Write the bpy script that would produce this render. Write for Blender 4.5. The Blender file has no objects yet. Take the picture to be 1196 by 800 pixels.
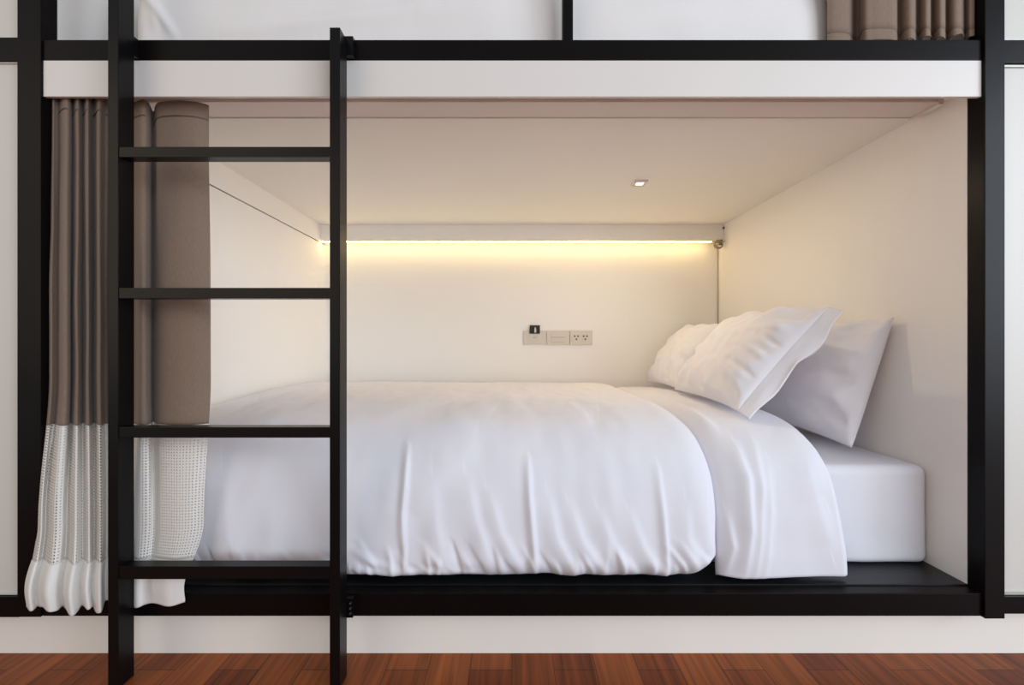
import bpy, bmesh, math, random
import numpy as np
from mathutils import Vector, noise, Matrix

sc = bpy.context.scene
COL = sc.collection
S = 0.00187          # metres per pixel on the bunk's front plane (y = 0)
D0 = 0.935           # camera distance to that plane
EYE = 0.69
CX, CY = 598.0, 400.0
random.seed(4)

def ratio(y): return 1.0 + y / D0
def PX(px, y): return (px - CX) * ratio(y) * S
def PZ(py, y): return EYE + (CY - py) * ratio(y) * S

# ------------------------------------------------------------------ materials
def new_mat(name):
    m = bpy.data.materials.new(name); m.use_nodes = True
    nt = m.node_tree
    return m, nt, nt.nodes['Principled BSDF']

def srgb(r, g, b):
    f = lambda c: (c/255/12.92) if c/255 <= 0.04045 else ((c/255+0.055)/1.055)**2.4
    return (f(r), f(g), f(b), 1)

def simple(name, col, rough=0.6, metal=0.0, bump=0.0, bscale=60.0, var=0.0, vscale=6.0, spec=0.5, stretch=None, bdist=0.002):
    m, nt, b = new_mat(name)
    b.inputs['Base Color'].default_value = col
    b.inputs['Roughness'].default_value = rough
    b.inputs['Metallic'].default_value = metal
    b.inputs['Specular IOR Level'].default_value = spec
    tc = nt.nodes.new('ShaderNodeTexCoord')
    vec = tc.outputs['Object']
    if stretch:
        mp = nt.nodes.new('ShaderNodeMapping'); mp.inputs['Scale'].default_value = stretch
        nt.links.new(vec, mp.inputs['Vector']); vec = mp.outputs['Vector']
    if var > 0:
        n = nt.nodes.new('ShaderNodeTexNoise'); n.inputs['Scale'].default_value = vscale
        n.inputs['Detail'].default_value = 4
        r = nt.nodes.new('ShaderNodeMix'); r.data_type = 'RGBA'
        r.inputs['A'].default_value = tuple(c*(1-var) for c in col[:3]) + (1,)
        r.inputs['B'].default_value = tuple(min(1, c*(1+var)) for c in col[:3]) + (1,)
        nt.links.new(vec, n.inputs['Vector'])
        nt.links.new(n.outputs['Fac'], r.inputs['Factor'])
        nt.links.new(r.outputs['Result'], b.inputs['Base Color'])
    if bump > 0:
        n2 = nt.nodes.new('ShaderNodeTexNoise'); n2.inputs['Scale'].default_value = bscale
        n2.inputs['Detail'].default_value = 3
        bp = nt.nodes.new('ShaderNodeBump'); bp.inputs['Strength'].default_value = bump
        bp.inputs['Distance'].default_value = bdist
        nt.links.new(vec, n2.inputs['Vector'])
        nt.links.new(n2.outputs['Fac'], bp.inputs['Height'])
        nt.links.new(bp.outputs['Normal'], b.inputs['Normal'])
    return m

M = {}
M['paint'] = simple('white_wall_paint', (0.88, 0.855, 0.82, 1), 0.55, bump=0.08, bscale=90)
M['ceil'] = simple('bunk_ceiling_paint', (0.86, 0.83, 0.785, 1), 0.6, bump=0.06, bscale=90)
M['fascia'] = simple('white_lacquer', (0.78, 0.745, 0.71, 1), 0.4, var=0.03, vscale=3)
M['panel'] = simple('grey_white_laminate', (0.67, 0.65, 0.605, 1), 0.4, var=0.02, vscale=3)
M['plinth'] = simple('cream_plinth_paint', (0.91, 0.865, 0.80, 1), 0.45, var=0.03, vscale=4)
M['black'] = simple('black_stained_wood', (0.0045, 0.0033, 0.0033, 1), 0.34, spec=0.12, bump=0.12, bscale=40, var=0.25, vscale=8, stretch=(1, 8, 1))
M['blackx'] = simple('black_stained_platform', (0.0065, 0.007, 0.009, 1), 0.3, spec=0.3, bump=0.25, bscale=14, var=0.3, vscale=10, stretch=(0.6, 7, 1))
M['steel'] = simple('black_painted_steel', (0.0042, 0.0036, 0.004, 1), 0.30, spec=0.2, bump=0.05, bscale=80, var=0.2, vscale=10)
M['screw'] = simple('zinc_screw', (0.35, 0.34, 0.33, 1), 0.35, 0.9, var=0.1)
M['cotton'] = simple('white_cotton', (0.81, 0.815, 0.88, 1), 0.85, bump=0.10, bscale=35, bdist=0.003, spec=0.2)
M['cotton2'] = simple('white_pillow_cotton', (0.84, 0.83, 0.865, 1), 0.85, bump=0.10, bscale=30, bdist=0.003, spec=0.2)
M['sheet'] = simple('white_fitted_sheet', (0.81, 0.815, 0.88, 1), 0.85, bump=0.10, bscale=25, bdist=0.003, spec=0.2)
M['greysheet'] = simple('pale_grey_bedding', (0.83, 0.81, 0.80, 1), 0.85, bump=0.1, bscale=25, bdist=0.003, spec=0.2)
M['track'] = simple('curtain_track_enamel', (0.74, 0.66, 0.63, 1), 0.45)
M['plastic'] = simple('ivory_plastic', (0.66, 0.61, 0.53, 1), 0.35)
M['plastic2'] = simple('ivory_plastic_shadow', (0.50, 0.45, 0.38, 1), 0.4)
M['darkplastic'] = simple('dark_plastic', (0.012, 0.008, 0.006, 1), 0.4)
M['hole'] = simple('socket_hole', (0.10, 0.08, 0.06, 1), 0.6)
M['cable'] = simple('cream_cable', (0.42, 0.33, 0.20, 1), 0.5)
M['alu'] = simple('anodised_channel', (0.6, 0.58, 0.54, 1), 0.4, 0.6)
M['gap'] = simple('dark_joint_sealant', (0.10, 0.085, 0.075, 1), 0.8)

def emit(name, col, strength):
    m, nt, b = new_mat(name)
    b.inputs['Base Color'].default_value = (0.8, 0.8, 0.8, 1)
    b.inputs['Emission Color'].default_value = col
    b.inputs['Emission Strength'].default_value = strength
    return m
M['led'] = emit('warm_led', (1.0, 0.72, 0.31, 1), 13.0)
M['lens'] = emit('downlight_lens', (1.0, 0.82, 0.6, 1), 3.0)

def fabric(name, c1, c2):
    m, nt, b = new_mat(name)
    b.inputs['Roughness'].default_value = 0.85
    b.inputs['Specular IOR Level'].default_value = 0.2
    b.inputs['Sheen Weight'].default_value = 0.15
    uv = nt.nodes.new('ShaderNodeTexCoord')
    mp = nt.nodes.new('ShaderNodeMapping'); mp.inputs['Scale'].default_value = (500, 80, 1)
    n = nt.nodes.new('ShaderNodeTexNoise'); n.inputs['Scale'].default_value = 1.0
    mx = nt.nodes.new('ShaderNodeMix'); mx.data_type = 'RGBA'
    mx.inputs['A'].default_value = c1; mx.inputs['B'].default_value = c2
    bp = nt.nodes.new('ShaderNodeBump'); bp.inputs['Strength'].default_value = 0.15; bp.inputs['Distance'].default_value = 0.001
    nt.links.new(uv.outputs['UV'], mp.inputs['Vector']); nt.links.new(mp.outputs['Vector'], n.inputs['Vector'])
    nt.links.new(n.outputs['Fac'], mx.inputs['Factor']); nt.links.new(mx.outputs['Result'], b.inputs['Base Color'])
    nt.links.new(n.outputs['Fac'], bp.inputs['Height']); nt.links.new(bp.outputs['Normal'], b.inputs['Normal'])
    return m
M['taupe'] = fabric('taupe_curtain_cloth', (0.195, 0.138, 0.100, 1), (0.28, 0.203, 0.155, 1))
M['hem'] = fabric('white_hem_cotton', (0.78, 0.76, 0.73, 1), (0.85, 0.83, 0.80, 1))

def eyelet():
    m, nt, b = new_mat('white_eyelet_net')
    b.inputs['Base Color'].default_value = (0.80, 0.775, 0.73, 1)
    b.inputs['Roughness'].default_value = 0.85
    b.inputs['Specular IOR Level'].default_value = 0.2
    tc = nt.nodes.new('ShaderNodeTexCoord')
    mp = nt.nodes.new('ShaderNodeMapping'); mp.inputs['Scale'].default_value = (1/0.0062, 1/0.0062, 1)
    fr = nt.nodes.new('ShaderNodeVectorMath'); fr.operation = 'FRACTION'
    sb = nt.nodes.new('ShaderNodeVectorMath'); sb.operation = 'SUBTRACT'; sb.inputs[1].default_value = (0.5, 0.5, 0)
    sp = nt.nodes.new('ShaderNodeVectorMath'); sp.operation = 'MULTIPLY'; sp.inputs[1].default_value = (1, 1, 0)
    ln = nt.nodes.new('ShaderNodeVectorMath'); ln.operation = 'LENGTH'
    lt = nt.nodes.new('ShaderNodeMath'); lt.operation = 'GREATER_THAN'; lt.inputs[1].default_value = 0.25
    nt.links.new(tc.outputs['UV'], mp.inputs['Vector']); nt.links.new(mp.outputs['Vector'], fr.inputs[0])
    nt.links.new(fr.outputs['Vector'], sb.inputs[0]); nt.links.new(sb.outputs['Vector'], sp.inputs[0])
    nt.links.new(sp.outputs['Vector'], ln.inputs[0]); nt.links.new(ln.outputs['Value'], lt.inputs[0])
    nt.links.new(lt.outputs['Value'], b.inputs['Alpha'])
    return m
M['eyelet'] = eyelet()

def floor_mat():
    m, nt, b = new_mat('red_brown_plank_floor')
    L = nt.links.new
    tc = nt.nodes.new('ShaderNodeTexCoord')
    mp = nt.nodes.new('ShaderNodeMapping'); mp.inputs['Rotation'].default_value = (0, 0, math.pi/2)
    L(tc.outputs['Object'], mp.inputs['Vector'])
    br = nt.nodes.new('ShaderNodeTexBrick')
    br.inputs['Scale'].default_value = 1.0
    br.inputs['Brick Width'].default_value = 0.62; br.inputs['Row Height'].default_value = 0.092
    br.inputs['Mortar Size'].default_value = 0.0008; br.inputs['Mortar Smooth'].default_value = 0.3
    br.inputs['Color1'].default_value = (0.175, 0.036, 0.008, 1)
    br.inputs['Color2'].default_value = (0.32, 0.083, 0.018, 1)
    br.inputs['Mortar'].default_value = (0.035, 0.012, 0.006, 1)
    br.offset = 0.37
    L(mp.outputs['Vector'], br.inputs['Vector'])
    mp2 = nt.nodes.new('ShaderNodeMapping'); mp2.inputs['Scale'].default_value = (60, 3.0, 1)
    L(tc.outputs['Object'], mp2.inputs['Vector'])
    n = nt.nodes.new('ShaderNodeTexNoise'); n.inputs['Scale'].default_value = 1.0; n.inputs['Detail'].default_value = 5
    n.inputs['Distortion'].default_value = 0.6
    L(mp2.outputs['Vector'], n.inputs['Vector'])
    cr = nt.nodes.new('ShaderNodeMapRange'); cr.inputs['From Min'].default_value = 0.3; cr.inputs['From Max'].default_value = 0.7
    cr.inputs['To Min'].default_value = 0.55; cr.inputs['To Max'].default_value = 1.35
    L(n.outputs['Fac'], cr.inputs['Value'])
    mx = nt.nodes.new('ShaderNodeMix'); mx.data_type = 'RGBA'; mx.blend_type = 'MULTIPLY'
    mx.inputs['Factor'].default_value = 1.0
    L(br.outputs['Color'], mx.inputs['A']); L(cr.outputs['Result'], mx.inputs['B'])
    L(mx.outputs['Result'], b.inputs['Base Color'])
    b.inputs['Roughness'].default_value = 0.42
    b.inputs['Specular IOR Level'].default_value = 0.2
    bp = nt.nodes.new('ShaderNodeBump'); bp.inputs['Strength'].default_value = 0.15; bp.inputs['Distance'].default_value = 0.001
    L(n.outputs['Fac'], bp.inputs['Height']); L(bp.outputs['Normal'], b.inputs['Normal'])
    return m
M['floor'] = floor_mat()

# ------------------------------------------------------------------ helpers
def link(name, me, mat, parent=None, smooth=False, loc=(0, 0, 0)):
    o = bpy.data.objects.new(name, me); COL.objects.link(o)
    if mat: me.materials.append(M[mat] if isinstance(mat, str) else mat)
    if smooth:
        for p in me.polygons: p.use_smooth = True
    o.location = loc
    if parent: 
        o.parent = parent
        q, w = parent, Vector((0, 0, 0))
        while q: w += q.location; q = q.parent
        o.location = Vector(loc) - w
    return o

def thing(name, label, cat, loc=(0, 0, 0), group=None):
    o = bpy.data.objects.new(name, None); COL.objects.link(o)
    o.empty_display_size = 0.05
    o.location = loc; o['label'] = label; o['category'] = cat
    if group: o['group'] = group
    return o

def tag(o, label, cat, group=None):
    o['label'] = label; o['category'] = cat
    if group: o['group'] = group
    return o

def bm_box(bm, x0, x1, y0, y1, z0, z1, bev=0.0, seg=2):
    c = Vector(((x0+x1)/2, (y0+y1)/2, (z0+z1)/2))
    r = bmesh.ops.create_cube(bm, size=1.0)
    vs = r['verts']
    for v in vs:
        v.co = Vector((v.co.x*(x1-x0), v.co.y*(y1-y0), v.co.z*(z1-z0))) + c
    if bev > 0:
        es = list({e for v in vs for e in v.link_edges})
        bmesh.ops.bevel(bm, geom=es, offset=bev, segments=seg, affect='EDGES', profile=0.7)

def finish(bm, name):
    bmesh.ops.recalc_face_normals(bm, faces=bm.faces[:])
    me = bpy.data.meshes.new(name); bm.to_mesh(me); bm.free()
    return me

def box(name, x0, x1, y0, y1, z0, z1, mat, parent=None, bev=0.0015):
    bm = bmesh.new(); bm_box(bm, x0, x1, y0, y1, z0, z1, bev)
    return link(name, finish(bm, name), mat, parent)

def struct(o):
    o['kind'] = 'structure'; return o

def bm_cyl(bm, p, axis, r, h, seg=24, r2=None):
    q = Vector((0, 0, 1)).rotation_difference(Vector(axis)).to_matrix().to_4x4()
    bmesh.ops.create_cone(bm, cap_ends=True, segments=seg, radius1=r, radius2=r if r2 is None else r2, depth=h,
                          matrix=Matrix.Translation(p) @ q)

def tube(name, pts, rad, mat, parent=None, cyclic=False):
    cu = bpy.data.curves.new(name, 'CURVE'); cu.dimensions = '3D'
    cu.bevel_depth = rad; cu.bevel_resolution = 3; cu.use_fill_caps = True
    sp = cu.splines.new('POLY'); sp.points.add(len(pts)-1)
    for p, q in zip(sp.points, pts): p.co = (*q, 1)
    sp.use_cyclic_u = cyclic
    tmp = bpy.data.objects.new('tmp', cu)
    COL.objects.link(tmp)
    dg = bpy.context.evaluated_depsgraph_get(); dg.update()
    me = bpy.data.meshes.new_from_object(tmp.evaluated_get(dg))
    bpy.data.objects.remove(tmp); bpy.data.curves.remove(cu)
    me.name = name; me.materials.clear()
    return link(name, me, mat, parent, smooth=True)

def grid_mesh(name, A, B=None, uv=None):
    """A: (n,m,3) grid. With B: closed body of front A and rear B sharing the border."""
    n, m = A.shape[:2]
    verts = A.reshape(-1, 3).tolist(); faces = []
    idx = np.arange(n*m).reshape(n, m)
    for i in range(n-1):
        for j in range(m-1):
            faces.append((idx[i, j], idx[i+1, j], idx[i+1, j+1], idx[i, j+1]))
    if B is not None:
        jd = idx.copy(); k = n*m
        for i in range(1, n-1):
            for j in range(1, m-1):
                jd[i, j] = k; k += 1
        verts += B[1:-1, 1:-1].reshape(-1, 3).tolist()
        for i in range(n-1):
            for j in range(m-1):
                faces.append((jd[i, j+1], jd[i+1, j+1], jd[i+1, j], jd[i, j]))
    me = bpy.data.meshes.new(name)
    me.from_pydata(verts, [], [tuple(int(a) for a in f) for f in faces])
    if uv is not None:
        l = me.uv_layers.new(name='UVMap'); flat = uv.reshape(-1, 2)
        vi = np.empty(len(me.loops), dtype=np.int32); me.loops.foreach_get('vertex_index', vi)
        vi = np.minimum(vi, len(flat)-1)
        l.data.foreach_set('uv', flat[vi].astype(np.float32).ravel())
    me.update()
    bm = bmesh.new(); bm.from_mesh(me); bmesh.ops.recalc_face_normals(bm, faces=bm.faces[:]); bm.to_mesh(me); bm.free()
    return me

def nz(a, b, c=0.0):
    return noise.noise(Vector((a, b, c)))
vnz = np.vectorize(nz)

def sstep(a, b, x):
    t = np.clip((x-a)/(b-a), 0, 1); return t*t*(3-2*t)

def seg_dist(px, py, pts):
    """distance to a polyline and parameter 0..1 along it, plus signed side"""
    best = np.full(px.shape, 1e9); par = np.zeros(px.shape); side = np.zeros(px.shape)
    n = len(pts)-1
    for k in range(n):
        (x0, y0), (x1, y1) = pts[k], pts[k+1]
        dx, dy = x1-x0, y1-y0; L2 = dx*dx+dy*dy
        t = np.clip(((px-x0)*dx+(py-y0)*dy)/L2, 0, 1)
        qx, qy = x0+t*dx, y0+t*dy
        d = np.hypot(px-qx, py-qy)
        u = d < best
        best = np.where(u, d, best); par = np.where(u, (k+t)/n, par)
        side = np.where(u, np.sign((px-x0)*dy-(py-y0)*dx), side)
    return best, par, side

def ridges(px, py, lst):
    out = np.zeros(px.shape)
    for pts, amp, w in lst:
        d, t, s = seg_dist(px, py, pts)
        taper = np.sin(np.clip(t, 0.02, 0.98)*math.pi)**0.5
        wd = np.where(s > 0, w, w*2.2)
        out += amp*taper*np.exp(-(d/wd)**2)
    return out

# ------------------------------------------------------------------ the room and the bunk's white lining
ZF = -0.025           # floor
ZP = 0.145            # lower bunk platform
ZC = 1.262            # lower bunk ceiling
XR, XL = 1.027, -0.93
YB = 1.197            # rear wall
struct(box('floor', -2.6, 2.6, -3.6, 0.09, ZF-0.06, ZF, 'floor', bev=0))
struct(box('wall_back', XL-0.15, XR+0.06, YB, YB+0.06, 0.06, 2.62, 'paint', bev=0))
struct(box('wall_right', XR, XR+0.035, 0.031, YB, ZP-0.0, ZC+0.0, 'paint', bev=0))
# left lining: lower board, joint at cove height, upper board
ZJ = 1.176
bm = bmesh.new()
bm_box(bm, XL-0.035, XL, 0.075, YB, ZP+0.001, ZJ-0.002)
bm_box(bm, XL-0.035, XL+0.0015, 0.075, YB, ZJ+0.002, ZC)
wl = struct(link('wall_left', finish(bm, 'wall_left'), 'paint'))
box('shadow_joint', XL-0.03, XL-0.006, 0.075, YB, ZJ-0.002, ZJ+0.002, 'gap', wl, bev=0)
struct(box('ceiling', XL-0.09, XR+0.035, 0.03, YB, ZC, ZC+0.03, 'ceil', bev=0))
# upper bunk lining
struct(box('wall_right', XR, XR+0.035, 0.031, YB, 1.355, 2.56, 'paint', bev=0))
struct(box('wall_left', -1.06, -1.025, 0.031, YB, 1.355, 2.56, 'paint', bev=0))
struct(box('ceiling', -1.06, XR+0.035, 0.03, YB, 2.56, 2.6, 'paint', bev=0))
# cream plinth under the bunk
struct(box('baseboard_front', -2.6, 2.6, 0.0500, 0.085, ZF, 0.111, 'plinth', bev=0.001))
# light valance along the rear wall
YV = 1.14
struct(box('trim_1', XL+0.002, XR-0.001, YV, YV+0.018, 1.188, ZC-0.0005, 'paint', bev=0.001))

# ------------------------------------------------------------------ bunk frame
fr = thing('bunk_bed', 'built-in bunk bed of black stained wood with white fascia and open lower berth', 'bunk bed', (0, 0, 0.09))
PL0, PL1 = PX(22.5, 0), PX(50, 0)
PR0, PR1 = PX(1147, 0), PX(1170, 0)
box('post', PL0, PL1, -0.004, 0.030, 0.093, 2.62, 'black', fr)
box('post', PR0, PR1, -0.006, 0.030, 0.0905, 2.62, 'black', fr)
ZB0, ZB1 = PZ(70.5, 0), PZ(46.5, 0)
box('beam', PL1, PR0, 0, 0.030, ZB0, ZB1, 'black', fr)
box('fascia', PL1+0.0005, PR0-0.0005, 0.0005, 0.0085, PZ(112.5, 0), ZB0, 'fascia', fr, 0.0008)
box('bed_rail', PL1, PR0, 0, 0.030, PZ(719.5, 0), PZ(693, 0), 'black', fr)
box('bed_platform', PL1+0.001, XR+0.002, 0.030, YB-0.001, 0.112, ZP, 'blackx', fr, 0.0008)
box('side_board', PL1+0.001, XL-0.036, 0.05, 0.074, ZP+0.001, ZC-0.001, 'black', fr)
box('bed_platform', -1.024, XR-0.001, 0.031, YB-0.001, 1.30, ZB1-0.004, 'black', fr)
box('mullion', PX(657.5, 0), PX(669.5, 0), 0.002, 0.026, ZB1, 2.53, 'black', fr)
box('beam', PL1, PR0, 0, 0.030, 2.53, 2.58, 'black', fr)
# continuing rails of the neighbouring bays
box('beam', -2.6, PL0, 0, 0.030, PZ(70, 0), PZ(43.5, 0), 'black', fr)
box('beam', PR1, 2.6, 0, 0.030, PZ(73, 0), PZ(46.5, 0), 'black', fr)
box('bed_rail', -2.6, PL0, 0, 0.030, PZ(721, 0), PZ(697, 0), 'black', fr)
box('bed_rail', PR1, 2.6, 0, 0.030, PZ(717, 0), PZ(697, 0), 'black', fr)

# neighbouring closed panels
def side_panel(x0, x1, z0, z1, label, rim):
    t = thing('side_panel', label, 'panel', ((x0+x1)/2, 0.02, z0), 'white panels beside the bunk')
    box('board', x0+rim, x1-rim, 0.010, 0.024, z0+rim*0.7, z1-rim*0.7, 'panel', t)
    bm = bmesh.new()
    bm_box(bm, x0, x0+rim, 0.006, 0.024, z0, z1); bm_box(bm, x1-rim, x1, 0.006, 0.024, z0, z1)
    bm_box(bm, x0+rim, x1-rim, 0.006, 0.024, z0, z0+rim*0.7); bm_box(bm, x0+rim, x1-rim, 0.006, 0.024, z1-rim*0.7, z1)
    link('edging', finish(bm, 'edging'), 'alu' if x0 > 0 else 'panel', t)
side_panel(-2.6, PL0-0.0005, PZ(697, 0)+0.001, PZ(70, 0)-0.001, 'tall pale grey panel left of the left black post, under the beam', 0.003)
side_panel(-2.6, PL0-0.0005, PZ(43.5, 0)+0.001, 2.58, 'pale panel in the top left corner above the black beam', 0.003)
side_panel(PR1+0.0005, 2.6, PZ(697, 0)+0.001, PZ(73, 0)-0.001, 'tall white panel right of the right black post, under the beam', 0.006)
side_panel(PR1+0.0005, 2.6, PZ(46.5, 0)+0.001, 2.58, 'white panel in the top right corner above the black beam', 0.006)

# ------------------------------------------------------------------ ladder
LY0, LY1 = -0.052, -0.0145
ld = thing('ladder', 'black steel ladder with four flat rungs leaning upright against the bunk front', 'ladder', (-0.6, LY0, ZF))
lx0, lx1 = PX(126, LY0), PX(138, LY0)
rx0, rx1 = PX(385, LY0), PX(397, LY0)
box('side_rail', lx0, lx1, LY0, LY1, ZF, 2.30, 'steel', ld, 0.0012)
box('side_rail', rx0, rx1, LY0, LY1, ZF, PZ(32, LY0), 'steel', ld, 0.0012)
for a, b in ((171, 183), (336, 348.5), (499, 511.5), (662, 677)):
    box('rung', lx1-0.0005, rx0+0.0005, LY0+0.0015, LY0+0.0265, PZ(b, LY0), PZ(a, LY0), 'steel', ld, 0.001)
for xa in (rx0, lx0):
    for z0, z1 in ((ZB0+0.002, ZB1-0.002), (0.098, 0.139)):
        if xa == lx0 and z0 < 0.5: continue
        box('bracket', xa+0.001, xa+0.034 if xa == rx0 else xa+0.02, -0.0145, -0.0008 if z0 > .5 else -0.0008, z0, z1, 'steel', ld, 0.0008)
for k in range(3):
    bm = bmesh.new(); bm_cyl(bm, Vector((PX(409.5, -0.014), -0.0158, PZ(704+k*6, -0.014))), (0, 1, 0), 0.0021, 0.0026, 12)
    link('screw', finish(bm, 'screw'), 'screw', ld)

# ------------------------------------------------------------------ mattress
def mattress(name, x0, x1, y0, y1, z0, z1, r, mat, crown=0.01):
    bm = bmesh.new()
    bm_box(bm, x0, x1, y0, y1, z0, z1)
    bmesh.ops.bevel(bm, geom=bm.edges[:], offset=r, segments=6, affect='EDGES', profile=0.5)
    bmesh.ops.subdivide_edges(bm, edges=[e for e in bm.edges if e.calc_length() > 0.15], cuts=40, use_grid_fill=True)
    for v in bm.verts:
        u = (v.co.x-(x0+x1)/2)/((x1-x0)/2); w = (v.co.y-(y0+y1)/2)/((y1-y0)/2)
        h = (v.co.z-z0)/(z1-z0)
        v.co.z += crown*(max(0, 1-u**4))*(max(0, 1-w**4))*max(0, h)
        v.co.z += 0.0025*nz(v.co.x*9, v.co.y*9, 2.2)*(1 if h > 0.5 else 0)*h
        if w < -0.9:
            v.co.y += 0.004*nz(v.co.x*6, v.co.z*14, 5.1) + 0.003*nz(v.co.x*22, v.co.z*9, 1.1)*(1-h)
    return finish(bm, name)
XM1 = XR-0.005
me = mattress('mattress', -0.922, XM1, 0.113, YB-0.012, ZP+0.001, 0.386, 0.020, 'sheet')
mt = link('mattress', me, 'sheet', smooth=True)
tag(mt, 'white sheeted mattress on the black platform of the lower berth', 'mattress')

# ------------------------------------------------------------------ puffy slabs: duvet, turned-down band
def profile_curve(pts, n):
    p = np.array(pts, float)
    # catmull-rom dense then resample by arc length
    P = np.vstack([2*p[0]-p[1], p, 2*p[-1]-p[-2]]); out = []
    for i in range(1, len(P)-2):
        for t in np.linspace(0, 1, 30, endpoint=False):
            a, b, c, d = P[i-1], P[i], P[i+1], P[i+2]
            out.append(0.5*((2*b)+(-a+c)*t+(2*a-5*b+4*c-d)*t*t+(-a+3*b-3*c+d)*t**3))
    out.append(P[-2]); out = np.array(out)
    L = np.r_[0, np.cumsum(np.linalg.norm(np.diff(out[:, :2], axis=0), axis=1))]
    s = np.linspace(0, L[-1], n)
    return np.stack([np.interp(s, L, out[:, k]) for k in range(out.shape[1])], 1), s

def puffy(name, xs, prof, n, ends, disp, edge, xwarp=None, ywarp=None):
    """xs: x samples; prof rows (y, z, half thickness) from the rear top to the front hem."""
    C, s = profile_curve(prof, n)
    T = np.gradient(C[:, :2], axis=0); T /= np.linalg.norm(T, axis=1)[:, None]
    N = np.stack([-T[:, 1], T[:, 0]], 1)
    if N[0, 1] < 0: N = -N
    nx = len(xs)
    X = np.repeat(xs[:, None], n, 1); Y = np.repeat(C[None, :, 0], nx, 0); Z = np.repeat(C[None, :, 1], nx, 0)
    H = np.repeat(C[None, :, 2], nx, 0); HI = np.repeat(C[None, :, 3], nx, 0) if C.shape[1] > 3 else H
    NY = np.repeat(N[None, :, 0], nx, 0); NZ = np.repeat(N[None, :, 1], nx, 0)
    SS = np.repeat(s[None, :], nx, 0)
    if xwarp is not None: X = xwarp(X, Z, Y)
    def cap(d, R): 
        q = np.clip(1-d/R, 0, 1); return np.sqrt(np.maximum(0, 1-q*q))
    e = cap(xs-xs[0], ends[0])[:, None]*cap(xs[-1]-xs, ends[1])[:, None]
    e = e*cap(s, edge[0])[None, :]*cap(s[-1]-s, edge[1])[None, :]
    OY, OZ = Y+NY*H, Z+NZ*H
    px = CX+X/(S*(1+OY/D0)); py = CY-(OZ-EYE)/(S*(1+OY/D0))
    dd = disp(X, OY, OZ, px, py, SS)
    if ywarp is not None:
        oy, oz = ywarp(X, Y, Z); Y = Y+oy; Z = Z+oz
    A = np.stack([X, Y+NY*(H*e+dd*np.sqrt(e)), Z+NZ*(H*e+dd*np.sqrt(e))], 2)
    B = np.stack([X, Y-NY*HI*e, Z-NZ*HI*e], 2)
    return A, B

duvet_prof = [(1.165, 0.450, 0.046, .036), (1.0, 0.455, 0.050, .040), (0.7, 0.456, 0.052, .042), (0.4, 0.455, 0.052, .042), (0.25, 0.450, 0.050, .036),
              (0.16, 0.430, 0.046, .024), (0.098, 0.378, 0.042, .006), (0.073, 0.31, 0.042, .016), (0.066, 0.24, 0.044, .022), (0.064, 0.19, 0.042, .022), (0.064, 0.1535, 0.036, .022)]
# creases of the duvet's hanging face, traced as (photo px) polylines: (points, height, width px)
CREASES = [
    ([(477, 520), (474, 570), (471, 600), (473, 660)], 0.0075, 2.6),
    ([(617, 535), (619, 580), (624, 640), (627, 676)], 0.0085, 2.8),
    ([(768, 545), (775, 600), (779, 660), (780, 680)], 0.0065, 2.8),
    ([(560, 500), (530, 540), (490, 580), (480, 600)], 0.0040, 14),
    ([(700, 500), (705, 560), (725, 640)], 0.0030, 14),
    ([(545, 560), (555, 610), (570, 650), (590, 678)], 0.0060, 7),
    ([(570, 575), (585, 625), (605, 660), (612, 678)], 0.0050, 6),
    ([(505, 560), (507, 610), (515, 650), (530, 672)], 0.0050, 8),
    ([(640, 580), (650, 630), (668, 665), (680, 678)], 0.0060, 6),
    ([(665, 590), (680, 635), (705, 668), (715, 680)], 0.0060, 6),
    ([(700, 600), (715, 640), (735, 665), (750, 680)], 0.0055, 6),
    ([(735, 600), (750, 640), (768, 668), (790, 680)], 0.0050, 6),
    ([(800, 590), (802, 630), (815, 660), (838, 672)], 0.0060, 7),
    ([(825, 560), (826, 610), (832, 640), (840, 655)], 0.0060, 7),
    ([(408, 655), (425, 668), (455, 674), (490, 674)], 0.0060, 4),
    ([(408, 640), (440, 660), (470, 668), (520, 668)], 0.0050, 4),
    ([(300, 520), (330, 570), (345, 640)], 0.0040, 14),
    ([(260, 560), (262, 610), (270, 660)], 0.0040, 12),
    ([(590, 455), (600, 470), (625, 490)], 0.0030, 6),
    ([(520, 480), (535, 492), (560, 500)], 0.0030, 6),
    ([(300, 462), (340, 452), (384, 446)], 0.0060, 3),
    ([(290, 476), (340, 462), (384, 455)], 0.0050, 3),
    ([(660, 470), (680, 485), (690, 500)], 0.0030, 6),
]
rr = random.Random(11)
HEM = []
for k in range(46):
    hx = 235 + k*13.2 + rr.uniform(-5, 5); ln = rr.uniform(16, 46); sl = rr.uniform(-0.15, 0.75); by = 678 + rr.uniform(-6, 3)
    HEM.append(([(hx-sl*ln, by-ln), (hx-sl*ln*0.35, by-ln*0.45), (hx, by)], rr.choice((1, -1, 1))*rr.uniform(.0025, .0055), rr.uniform(2.0, 3.6)))
for k in range(9):
    hx = 420 + k*16; HEM.append(([(hx-14, 664+rr.uniform(-6, 6)), (hx, 669), (hx+16, 672)], .0035, 2.4))
def duvet_disp(X, Y, Z, px, py, SS):
    d = 1.2*ridges(px, py, CREASES) + ridges(px, py, HEM)
    low = sstep(0.30, 0.17, Z)
    ph = X*60 + 2.5*vnz(X*5, Z*6, 3.3) - (Z-0.15)*55*(1+0.6*vnz(X*3, 0, 8))
    d += low*0.0040*np.sin(ph)*(0.6+0.8*vnz(X*8, Z*4, 1.7))
    d += 0.006*vnz(X*3.2, SS*4, 0.5) + 0.0035*vnz(X*9, SS*7, 4.5)
    d += 0.0016*vnz(X*26, SS*14, 7.5)
    return d
def duvet_x(X, Z, Y):
    return X + 0.006*vnz(X*0+1.3, Z*7, 2.0)*sstep(0.2, 0.45, X)
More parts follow.
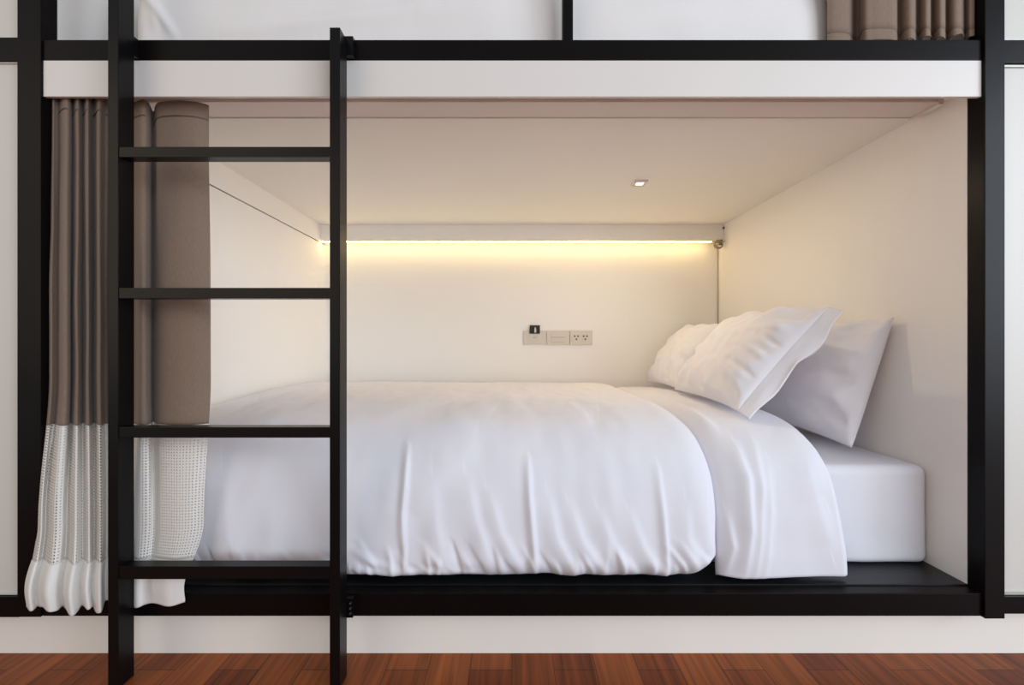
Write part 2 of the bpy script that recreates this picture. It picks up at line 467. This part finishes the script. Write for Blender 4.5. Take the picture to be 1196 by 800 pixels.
def duvet_y(X, Y, Z):
    pull = sstep(-0.60, -0.75, X)*0.020*sstep(0.42, 0.30, Z)
    lift = 0.008*vnz(X*7, 0.0*X, 3.1)*sstep(0.24, 0.16, Z)
    corner = 0.034*sstep(0.395, 0.474, X)**1.5*sstep(0.24, 0.15, Z)
    return pull, np.maximum(lift, 0)+corner
A, B = puffy('duvet', np.linspace(-0.906, 0.474, 460), duvet_prof, 250, (0.012, 0.075), duvet_disp, (0.04, 0.05), duvet_x, duvet_y)
dv = thing('duvet', 'plump white cotton duvet covering most of the lower berth mattress', 'duvet', (-0.23, 0.6, 0.39))
link('duvet_body', grid_mesh('duvet_body', A, B), 'cotton', dv, True)

fold_prof = [(1.165, 0.440, 0.036, .026), (1.0, 0.444, 0.040, .030), (0.7, 0.447, 0.044, .034), (0.4, 0.448, 0.046, .034), (0.26, 0.444, 0.046, .030),
             (0.165, 0.422, 0.044, .016), (0.096, 0.374, 0.040, .005), (0.070, 0.30, 0.038, .014), (0.060, 0.22, 0.036, .018), (0.054, 0.153, 0.030, .016)]
FOLDS = [
    ([(858, 520), (872, 560), (875, 620), (868, 676)], 0.0070, 5),
    ([(880, 520), (888, 570), (886, 630), (880, 678)], 0.0060, 5),
    ([(895, 540), (900, 600), (896, 650), (890, 680)], 0.0045, 5),
    ([(905, 500), (945, 530), (965, 580)], 0.0050, 10),
    ([(935, 530), (955, 590), (972, 640)], 0.0040, 10),
    ([(850, 600), (856, 640), (848, 672)], 0.0055, 5),
    ([(760, 458), (800, 475), (835, 500)], 0.0060, 3.5),
]
def fold_disp(X, Y, Z, px, py, SS):
    d = 1.5*ridges(px, py, FOLDS)
    d += 0.004*vnz(X*6, SS*4, 9.5) + 0.002*vnz(X*16, SS*9, 4.1)
    d -= 0.018*sstep(0.56, 0.74, X)*sstep(0.5, 0.3, Z+0*X)*0.6
    return d
def fold_x(X, Z, Y):
    t = (X-0.470)/(0.745-0.470)
    drop = sstep(0.46, 0.16, Z)
    return X + t*drop*0.028 + 0.004*vnz(X*0+5.5, Z*8+Y*3, 1.0)*t
xs = np.linspace(0.470, 0.745, 130)
A, B = puffy('turned_down_edge', xs, fold_prof, 230, (0.065, 0.022), fold_disp, (0.04, 0.005), fold_x)
link('turned_down_edge', grid_mesh('turned_down_edge', A, B), 'cotton', dv, True)

# ------------------------------------------------------------------ pillows
def pillow(name, label, L, W, T, frame, flange=None, seed=0, bend=0.0, wr=1.0, parent_group='pillows on the lower berth'):
    """frame: origin, axis along length, axis up the height, face normal. Length L along 'a', height W along 'b'."""
    o, a, b = (Vector(v) for v in frame[:3])
    a.normalize(); b = (b-a*b.dot(a)).normalized(); c = a.cross(b)
    if c.dot(Vector(frame[3])) < 0: c = -c
    n, m = 120, 90
    u = np.linspace(-1, 1, n)[:, None]+np.zeros((n, m)); v = np.linspace(-1, 1, m)[None, :]+np.zeros((n, m))
    # pinched sides: edges bow inward between the corners
    hu = L/2*u*(1-0.05*(1-v*v)*np.abs(u)**3); hv = W/2*v*(1-0.07*(1-u*u)*np.abs(v)**3)
    h = T/2*((1-np.abs(u)**2.6)*(1-np.abs(v)**2.4))**0.5
    edge = np.minimum(1-np.abs(u), 1-np.abs(v))
    w1 = 0.010*vnz(u*2.0+seed, v*2.0, seed*1.7)
    rad = np.arctan2(v, u)
    w2 = 0.010*np.sin(rad*9+seed+2*vnz(u*2, v*2, 3.0+seed))*sstep(0.0, 0.12, edge)*sstep(0.55, 0.12, edge)
    w3 = 0.004*vnz(u*7+seed, v*6, 9.1)
    fade = sstep(0, 0.10, edge)
    w4 = 0
    if flange:
        dents = [((-1, -.75), (-.55, -.45), .012, .07), ((-1, -.45), (-.45, -.30), -.013, .06), ((-1, -.12), (-.50, .02), .012, .06),
                 ((-1, .15), (-.62, .22), -.012, .05), ((-1, .42), (-.35, .30), .012, .07), ((-1, .70), (-.5, .55), -.010, .06), ((-.6, .8), (-.2, .3), .008, .09)]
        for p0, p1, am, wd in dents:
            d, tpar, _ = seg_dist(u, v, [p0, p1]); w4 = w4 + am*(1-tpar**2)*np.exp(-(d/wd)**2)
    zt = h + (wr*(w1+w2+w3)+w4)*fade
    zb = -h*0.85
    bd = bend*((u*0.5-v*0.5)**2)
    def W3(x, y, z):
        return np.stack([o[k]+a[k]*x+b[k]*y+c[k]*z for k in range(3)], 2)
    A = W3(hu, hv, zt+bd); B = W3(hu, hv, zb+bd)
    t = thing(name, label, 'pillow', tuple(o), parent_group)
    link('cover', grid_mesh('cover', A, B), 'cotton2', t, True)
    if flange:
        wdt = flange; k = 16
        # a flat hem strip running off the near short end
        q = np.linspace(0, 1, k)[:, None]+np.zeros((k, m)); vv = np.linspace(-1, 1, m)[None, :]+np.zeros((k, m))
        x = -L/2*(1-0.05*(1-vv*vv)) - q*wdt*0.62*(1+0.10*vv*vv)+0.002; y = W/2*vv*(1.0+0.02*q)
        z = -0.80*wdt*q*(1-0.35*vv**4) + 0.006*q*vnz(q*2+seed, vv*3, 2.0)*1.5 + 0.004*np.sin(vv*8+seed)*q + bend*((-1*0.5-vv*0.5)**2)
        th = 0.0022*np.ones_like(q); th[0] = th[-1] = 0; th[:, 0] = th[:, -1] = 0
        link('flange', grid_mesh('flange', W3(x, y, z+th), W3(x, y, z-th)), 'cotton2', t, True)
    return t

# near pillow leaning to the right on the turned-down edge
lean = Vector((0.245, 0.0, 0.285))
pillow('pillow', 'near white pillow with flat hemmed end leaning on the turned down duvet', 0.52, 0.368, 0.16,
       ((0.742, 0.475, 0.644), (0.05, 1, 0.0), tuple(lean), (-1, 0, 0.6)), flange=0.045, seed=1.3, bend=0.0)
pillow('pillow', 'far white pillow in the rear corner, lit yellow by the strip light', 0.40, 0.33, 0.15,
       ((0.762, 0.955, 0.632), (0.0, 1, 0.0), (0.20, 0, 0.27), (-1, 0, 0.6)), seed=4.1)
pillow('pillow', 'white pillow standing upright against the right wall behind the near pillow', 0.56, 0.362, 0.15,
       ((0.953, 0.475, 0.584), (0.0, 1, 0.0), (0.10, 0, 0.31), (-1, 0, 0.2)), seed=7.7)

# ------------------------------------------------------------------ upper bunk bedding
ub = mattress('mattress', -0.90, 0.80, 0.135, YB-0.012, 1.349, 1.55, 0.028, 'greysheet')
tag(link('mattress', ub, 'greysheet', smooth=True), 'mattress of the upper berth, under its pale bedding', 'mattress')
UC = [([(168, -10), (182, 8), (205, 40)], 0.010, 3), ([(176, 14), (181, 24), (183, 34)], 0.004, 3),
      ([(250, 36), (330, 27), (420, 17), (520, 2)], 0.007, 6), ([(480, 14), (560, 6), (650, -4)], 0.004, 9),
      ([(690, 30), (760, 14), (860, -4)], 0.003, 12)]
def up_disp(X, Y, Z, px, py, SS):
    return ridges(px, py, UC) + 0.007*vnz(X*3, SS*3, 6.6) + 0.003*vnz(X*10, SS*8, 1.2)
up_prof = [(1.16, 1.612, .036), (0.7, 1.615, .04), (0.3, 1.61, .04), (0.16, 1.59, .038, ), (0.105, 1.53, .036), (0.085, 1.45, .036), (0.082, 1.353, .034)]
up_prof = [r+(k,) for r, k in zip(up_prof, (.03, .035, .035, .02, .018, .03, .03))]
A, B = puffy('bed_cover', np.linspace(-0.88, 0.75, 280), up_prof, 150, (0.04, 0.04), up_disp, (0.04, 0.02))
bc = link('bed_cover', grid_mesh('bed_cover', A, B), 'greysheet', smooth=True)
tag(bc, 'wrinkled pale grey bed cover on the upper berth, seen above the black beam', 'bed cover')

# ------------------------------------------------------------------ curtains
def catmull(vals, t):
    """vals: (n,k) control values at n even stations; t in [0, n-1]"""
    v = np.array(vals, float); n = len(v)
    i = np.clip(np.floor(t).astype(int), 0, n-2); f = (t-i)[:, None]
    g = lambda k: v[np.clip(k, 0, n-1)]
    a, b, c, d = g(i-1), g(i), g(i+1), g(i+2)
    return 0.5*((2*b)+(-a+c)*f+(2*a-5*b+4*c-d)*f*f+(-a+3*b-3*c+d)*f**3)

def curtain_grid(levels, zs, m, zedge=None):
    """levels: list of (z, [(px, y)...]) cross-sections from the top down; returns grid and uv"""
    t = np.linspace(0, len(levels[0][1])-1, m)
    secs = []
    for z, c in levels:
        w = np.array([[PX(p, y), y] for p, y in c])
        secs.append(catmull(w, t))
    secs = np.array(secs); lz = np.array([l[0] for l in levels])
    G = np.zeros((len(zs), m, 3))
    for r, z in enumerate(zs):
        k = int(np.clip(np.searchsorted(-lz, -z)-1, 0, len(lz)-2))
        f = np.clip((lz[k]-z)/(lz[k]-lz[k+1]), 0, 1); f = f*f*(3-2*f)
        G[r, :, :2] = secs[k]*(1-f)+secs[k+1]*f
        G[r, :, 2] = z
    hit = (G[:, :, 0] < -1.0225) & (G[:, :, 1] > -0.0075)
    G[:, :, 0] = np.where(hit, -1.0225, G[:, :, 0])
    arc = np.r_[0, np.cumsum(np.linalg.norm(np.diff(G[len(zs)//2, :, :2], axis=0), axis=1))]
    UV = np.stack([np.repeat(arc[None, :], len(zs), 0), np.repeat(np.array(zs)[:, None], m, 1)], 2)
    return G, UV

def cloth(name, G, UV, mat, parent, th=0.0012):
    me = grid_mesh(name, G, None, UV)
    o = link(name, me, mat, parent, True)
    md = o.modifiers.new('thickness', 'SOLIDIFY'); md.thickness = th; md.offset = 0
    return o

# lower curtain, drawn to the left: cross-sections given as (photo px, y)
top = [(60, .020), (63, .016), (67, .040), (74, .014), (81, .017), (85, .044), (91, .016), (97, .042), (103, .016), (109, .044), (116, .018), (124, .038),
       (134, .040), (146, .048), (156, .052), (166, .040), (173, .050), (179, .090), (185, .052), (205, .042), (225, .046), (238, .056), (244, .064)]
mid = [(57, .014), (61, .008), (65, .042), (72, .004), (80, .008), (84, .046), (90, .006), (97, .044), (103, .006), (109, .046), (116, .008), (123, .032),
       (133, .024), (145, .024), (155, .030), (165, .008), (173, .022), (179, .066), (186, .024), (206, .013), (226, .016), (240, .026), (246, .036)]
low = [(44, -.006), (48, -.016), (54, .000), (62, -.020), (72, -.016), (79, .000), (88, -.022), (97, -.002), (104, -.020), (110, .002), (117, -.018), (124, -.005),
       (133, -.0045), (145, -.0045), (156, -.004), (164, -.008), (174, -.005), (180, .004), (188, -.004), (206, -.010), (222, -.008), (232, -.002), (238, .001)]
bot = [(33, -.016), (38, -.028), (46, -.010), (56, -.040), (66, -.034), (75, -.010), (85, -.044), (97, -.012), (104, -.036), (110, -.010), (117, -.036), (123, -.008),
       (131, -.0065), (142, -.0065), (152, -.006), (160, -.014), (168, -.008), (175, -.006), (183, -.008), (196, -.014), (206, -.012), (214, -.008), (217, -.006)]
Z0, Z1, Z2, Z3 = 1.243, PZ(497, 0), PZ(656, -0.02), PZ(712, -0.03)
levels = [(1.25, top), (1.15, top), (0.80, mid), (0.62, mid), (0.30, low), (0.15, bot), (0.05, bot)]
lc = thing('curtain', 'taupe privacy curtain with white eyelet lower band, drawn behind the ladder', 'curtain', (-0.86, 0.02, Z3), 'taupe berth curtains')
m = 360
zz = lambda a, b, n: np.linspace(a, b, n)
G, UV = curtain_grid(levels, zz(Z0, Z1, 120), m); 
G[:, :, 1] += 0.0015*vnz(UV[:, :, 0]*14, UV[:, :, 1]*7, 1.0)
cloth('curtain_cloth', G, UV, 'taupe', lc)
G, UV = curtain_grid(levels, zz(Z1, Z2, 60), m)
cloth('eyelet_band', G, UV, 'eyelet', lc)['label'] = 'white openwork eyelet band'
G, UV = curtain_grid(levels, zz(Z2, Z3, 26), m)
tt = np.linspace(0, 1, 26)[:, None]
puff = np.sin(np.clip(tt*1.05, 0, 1)*math.pi)*0.005+tt*0.002
wav = vnz(UV[:, :, 0]*16, 0*UV[:, :, 0], 4.0)
G[:, :, 1] -= puff*(0.1+0.9*(1-sstep(-0.90, -0.86, G[:, :, 0])*sstep(-0.77, -0.80, G[:, :, 0])))
G[:, :, 2] += tt*0.012*wav
cloth('hem', G, UV, 'hem', lc, 0.003)['label'] = 'thick white ruffled hem'
# folded header tape stitched along the top of the cloth
G, UV = curtain_grid(levels, zz(1.2085, 1.206, 3), m)
G[:, :, 1] -= 0.0016
cloth('header_stitching', G, UV, 'gap', lc, 0.0006)

# upper curtain, drawn to the right
utop = [(966, .030), (974, .026), (984, .026), (992, .032), (998, .052), (1003, .052), (1009, .020), (1020, .014), (1034, .013), (1045, .017), (1050, .040),
        (1058, .018), (1066, .013), (1070, .030), (1073, .038), (1079, .016), (1085, .014), (1089, .036), (1096, .014), (1102, .013), (1106, .034), (1113, .014), (1122, .012), (1127, .032), (1132, .016), (1138, .014)]
ut = thing('curtain', 'short view of a taupe curtain drawn right in the upper berth, hem above beam', 'curtain', (0.87, 0.03, 1.357), 'taupe berth curtains')
G, UV = curtain_grid([(2.52, utop), (1.2, utop)], zz(2.50, 1.384, 70), 420)
cloth('curtain_cloth', G, UV, 'taupe', ut)
G, UV = curtain_grid([(2.52, utop), (1.2, utop)], zz(1.384, 1.3605, 8), 420)
tt = np.linspace(0, 1, 8)[:, None]
G[:, :, 2] += tt*0.012*sstep(0.24, 0.34, UV[:, :, 0])*(0.75+0.8*vnz(UV[:, :, 0]*22, 0*UV[:, :, 0], 2.0))
cloth('hem', G, UV, 'taupe', ut, 0.0014)

# curtain track under the lower ceiling
ct = thing('curtain_track', 'long pale curtain track fixed under the lower berth ceiling behind the fascia', 'curtain track', (0.05, 0.1, ZC-0.012))
bm = bmesh.new()
bm_box(bm, XL+0.004, 1.000, 0.070, 0.138, ZC-0.008, ZC-0.0003, 0.001)
bm_box(bm, XL+0.004, 1.000, 0.138, 0.143, ZC-0.010, ZC-0.0003, 0.001)
link('rail', finish(bm, 'rail'), 'track', ct)
box('end_cap', 1.0005, 1.012, 0.068, 0.145, ZC-0.014, ZC-0.0003, 'track', ct)

# ------------------------------------------------------------------ strip light, downlight, sockets
led = thing('strip_light', 'glowing warm linear strip light under the valance on the rear wall', 'strip light', (0.0, 1.15, 1.180))
LZ = 1.188
LX1 = PX(831, 1.15)
box('channel', XL+0.004, LX1, YV+0.002, YV+0.016, LZ-0.005, LZ-0.0005, 'alu', led, 0.0005)
box('diffuser', XL+0.006, LX1-0.002, YV+0.003, YV+0.0155, LZ-0.0095, LZ-0.0052, 'led', led, 0.001)['label'] = 'glowing warm diffuser'
pts = []
for k in range(90):
    a = k/89*2*math.pi*2.6
    pts.append((PX(838, YV)+0.020*math.cos(a)*(1+0.15*math.sin(a*0.4)), YV-0.006-0.0006*k/5+0.003*math.sin(a*1.3), 1.164+0.016*math.sin(a)+0.004*math.cos(a*.7)))
cb = tube('cable', [(LX1-0.002, YV+0.008, LZ-0.006)]+pts+[(PX(846, YV), YV-0.008, 1.18), (PX(846.5, YV), YV-0.004, 1.22), (PX(846.5, YV), YV-0.003, 1.243)], 0.0028, 'cable', led)
tube('cable', [(XR-0.003, YB-0.003, 1.17), (XR-0.003, YB-0.003, 0.9), (XR-0.0035, YB-0.003, 0.60)], 0.0016, 'cable', led)  # added strand, no real cable: draws the dark shade line of the wall corner
bm = bmesh.new(); bm_cyl(bm, Vector((PX(845, YV), YV-0.003, 1.245)), (0, 1, 0), 0.0055, 0.006, 16)
link('clip', finish(bm, 'clip'), 'hole', led)
box('connector', PX(839, YV), PX(842.5, YV), YV-0.012, YV-0.003, 1.160, 1.186, 'hole', led, 0.001)

dx, dy = 0.456, 0.595
dn = thing('downlight', 'small square recessed downlight in the lower berth ceiling', 'downlight', (dx, dy, ZC-0.006))
bm = bmesh.new()
w, q = 0.024, 0.013
for x0, x1, y0, y1 in ((-w, w, -w, -q), (-w, w, q, w), (-w, -q, -q, q), (q, w, -q, q)):
    bm_box(bm, dx+x0, dx+x1, dy+y0, dy+y1, ZC-0.006, ZC-0.0003, 0.001)
link('bezel', finish(bm, 'bezel'), 'track', dn)
box('lens', dx-q, dx+q, dy-q, dy+q, ZC-0.004, ZC-0.0003, 'lens', dn, 0.0005)

yw = YB-0.001
x0, x1 = PX(611, YB), PX(692, YB); z0, z1 = PZ(402.5, YB), PZ(386, YB)
so = thing('socket_plate', 'ivory triple switch and socket plate on the rear wall above the duvet', 'socket plate', ((x0+x1)/2, yw, z0))
wd = (x1-x0)/3
bm = bmesh.new()
for k in range(3):
    bm_box(bm, x0+k*wd+0.001, x0+(k+1)*wd-0.001, yw-0.008, yw, z0, z1, 0.003)
link('plate', finish(bm, 'plate'), 'plastic', so)
zc = (z0+z1)/2
def inset(name, xa, xb, za, zb, d, mat, par=so): return box(name, xa, xb, yw-d, yw-0.006, za, zb, mat, par, 0.0008)
sw = inset('switch', x0+0.030, x0+wd-0.030, z0+0.010, z1-0.010, 0.0105, 'plastic')
inset('marker', x0+wd/2-0.010, x0+wd/2+0.010, zc-0.003, zc+0.002, 0.0115, 'plastic2', sw)
for dz in (-0.014, 0.010):
    rk = inset('rocker', x0+wd+0.022, x0+2*wd-0.022, zc+dz-0.007, zc+dz+0.009, 0.0105, 'plastic')
    inset('rocker_edge', x0+wd+0.022, x0+2*wd-0.022, zc+dz-0.0095, zc+dz-0.0072, 0.0095, 'plastic2', rk)
for ox in (-0.024, 0.020):
    s = inset('outlet', x0+2.5*wd+ox-0.017, x0+2.5*wd+ox+0.017, zc-0.020, zc+0.020, 0.0095, 'plastic')
    bm = bmesh.new()
    for hx, hz in ((-0.008, 0.007), (0.008, 0.007), (0.0, -0.008)):
        bm_cyl(bm, Vector((x0+2.5*wd+ox+hx, yw-0.0096, zc+hz)), (0, 1, 0), 0.0045, 0.002, 14)
    link('pin_holes', finish(bm, 'pin_holes'), 'hole', s)
# small black card tag above the left switch
tg = thing('black_tag', 'small black square tag with a pale mark above the left switch', 'tag', (PX(625, YB), yw-0.012, PZ(390, YB)))
box('card', PX(618.5, YB), PX(630.5, YB), yw-0.015, yw-0.0112, PZ(389.8, YB), PZ(380, YB), 'darkplastic', tg, 0.001)
bm = bmesh.new()
bm_box(bm, PX(624, YB), PX(626, YB), yw-0.0158, yw-0.0152, PZ(388.5, YB), PZ(384, YB))
bm_cyl(bm, Vector((PX(625, YB), yw-0.0155, PZ(383.2, YB))), (0, 1, 0), 0.0035, 0.0006, 14)
link('mark', finish(bm, 'mark'), 'plastic', tg)

# ------------------------------------------------------------------ light
w = bpy.data.worlds.new('room_daylight'); sc.world = w; w.use_nodes = True
bg = w.node_tree.nodes['Background']
bg.inputs['Color'].default_value = (0.90, 0.94, 1.0, 1); bg.inputs['Strength'].default_value = 0.36

def area(name, loc, target, sx, sy, power, col):
    l = bpy.data.lights.new(name, 'AREA'); l.shape = 'RECTANGLE'; l.size = sx; l.size_y = sy
    l.energy = power; l.color = col
    o = bpy.data.objects.new(name, l); COL.objects.link(o); o.location = loc
    o.rotation_euler = (Vector(target)-Vector(loc)).to_track_quat('-Z', 'Y').to_euler()
    return o
area('window_light', (2.7, -3.0, 1.3), (-0.1, 0.5, 0.7), 3.2, 2.4, 84, (0.86, 0.93, 1.0))
area('side_window_light', (5.0, -2.6, 1.9), (0.8, 0, 0.9), 1.8, 2.6, 60, (0.72, 0.84, 1.0))
area('room_lamp_light', (-2.4, -2.6, 1.5), (0.5, 0.5, 0.6), 2.4, 2.0, 17, (1.0, 0.80, 0.58))
area('downlight_beam', (dx, dy, ZC-0.012), (dx, dy, 0), 0.04, 0.04, 1.4, (1.0, 0.82, 0.58))

# ------------------------------------------------------------------ camera
cd = bpy.data.cameras.new('camera'); cam = bpy.data.objects.new('camera', cd); COL.objects.link(cam)
cam.location = (0, -D0, EYE); cam.rotation_euler = (math.pi/2, 0, 0)
cd.sensor_width = 36; cd.lens = 36*(D0/S)/1196; cd.clip_start = 0.02
sc.camera = cam
sc.view_settings.view_transform = 'Standard'; sc.view_settings.look = 'None'
sc.view_settings.gamma = 1; sc.view_settings.use_curve_mapping = False
sc.view_settings.exposure = 0.19
sc.cycles.use_denoising = True
sc.cycles.max_bounces = 12; sc.cycles.diffuse_bounces = 8; sc.cycles.transparent_max_bounces = 16
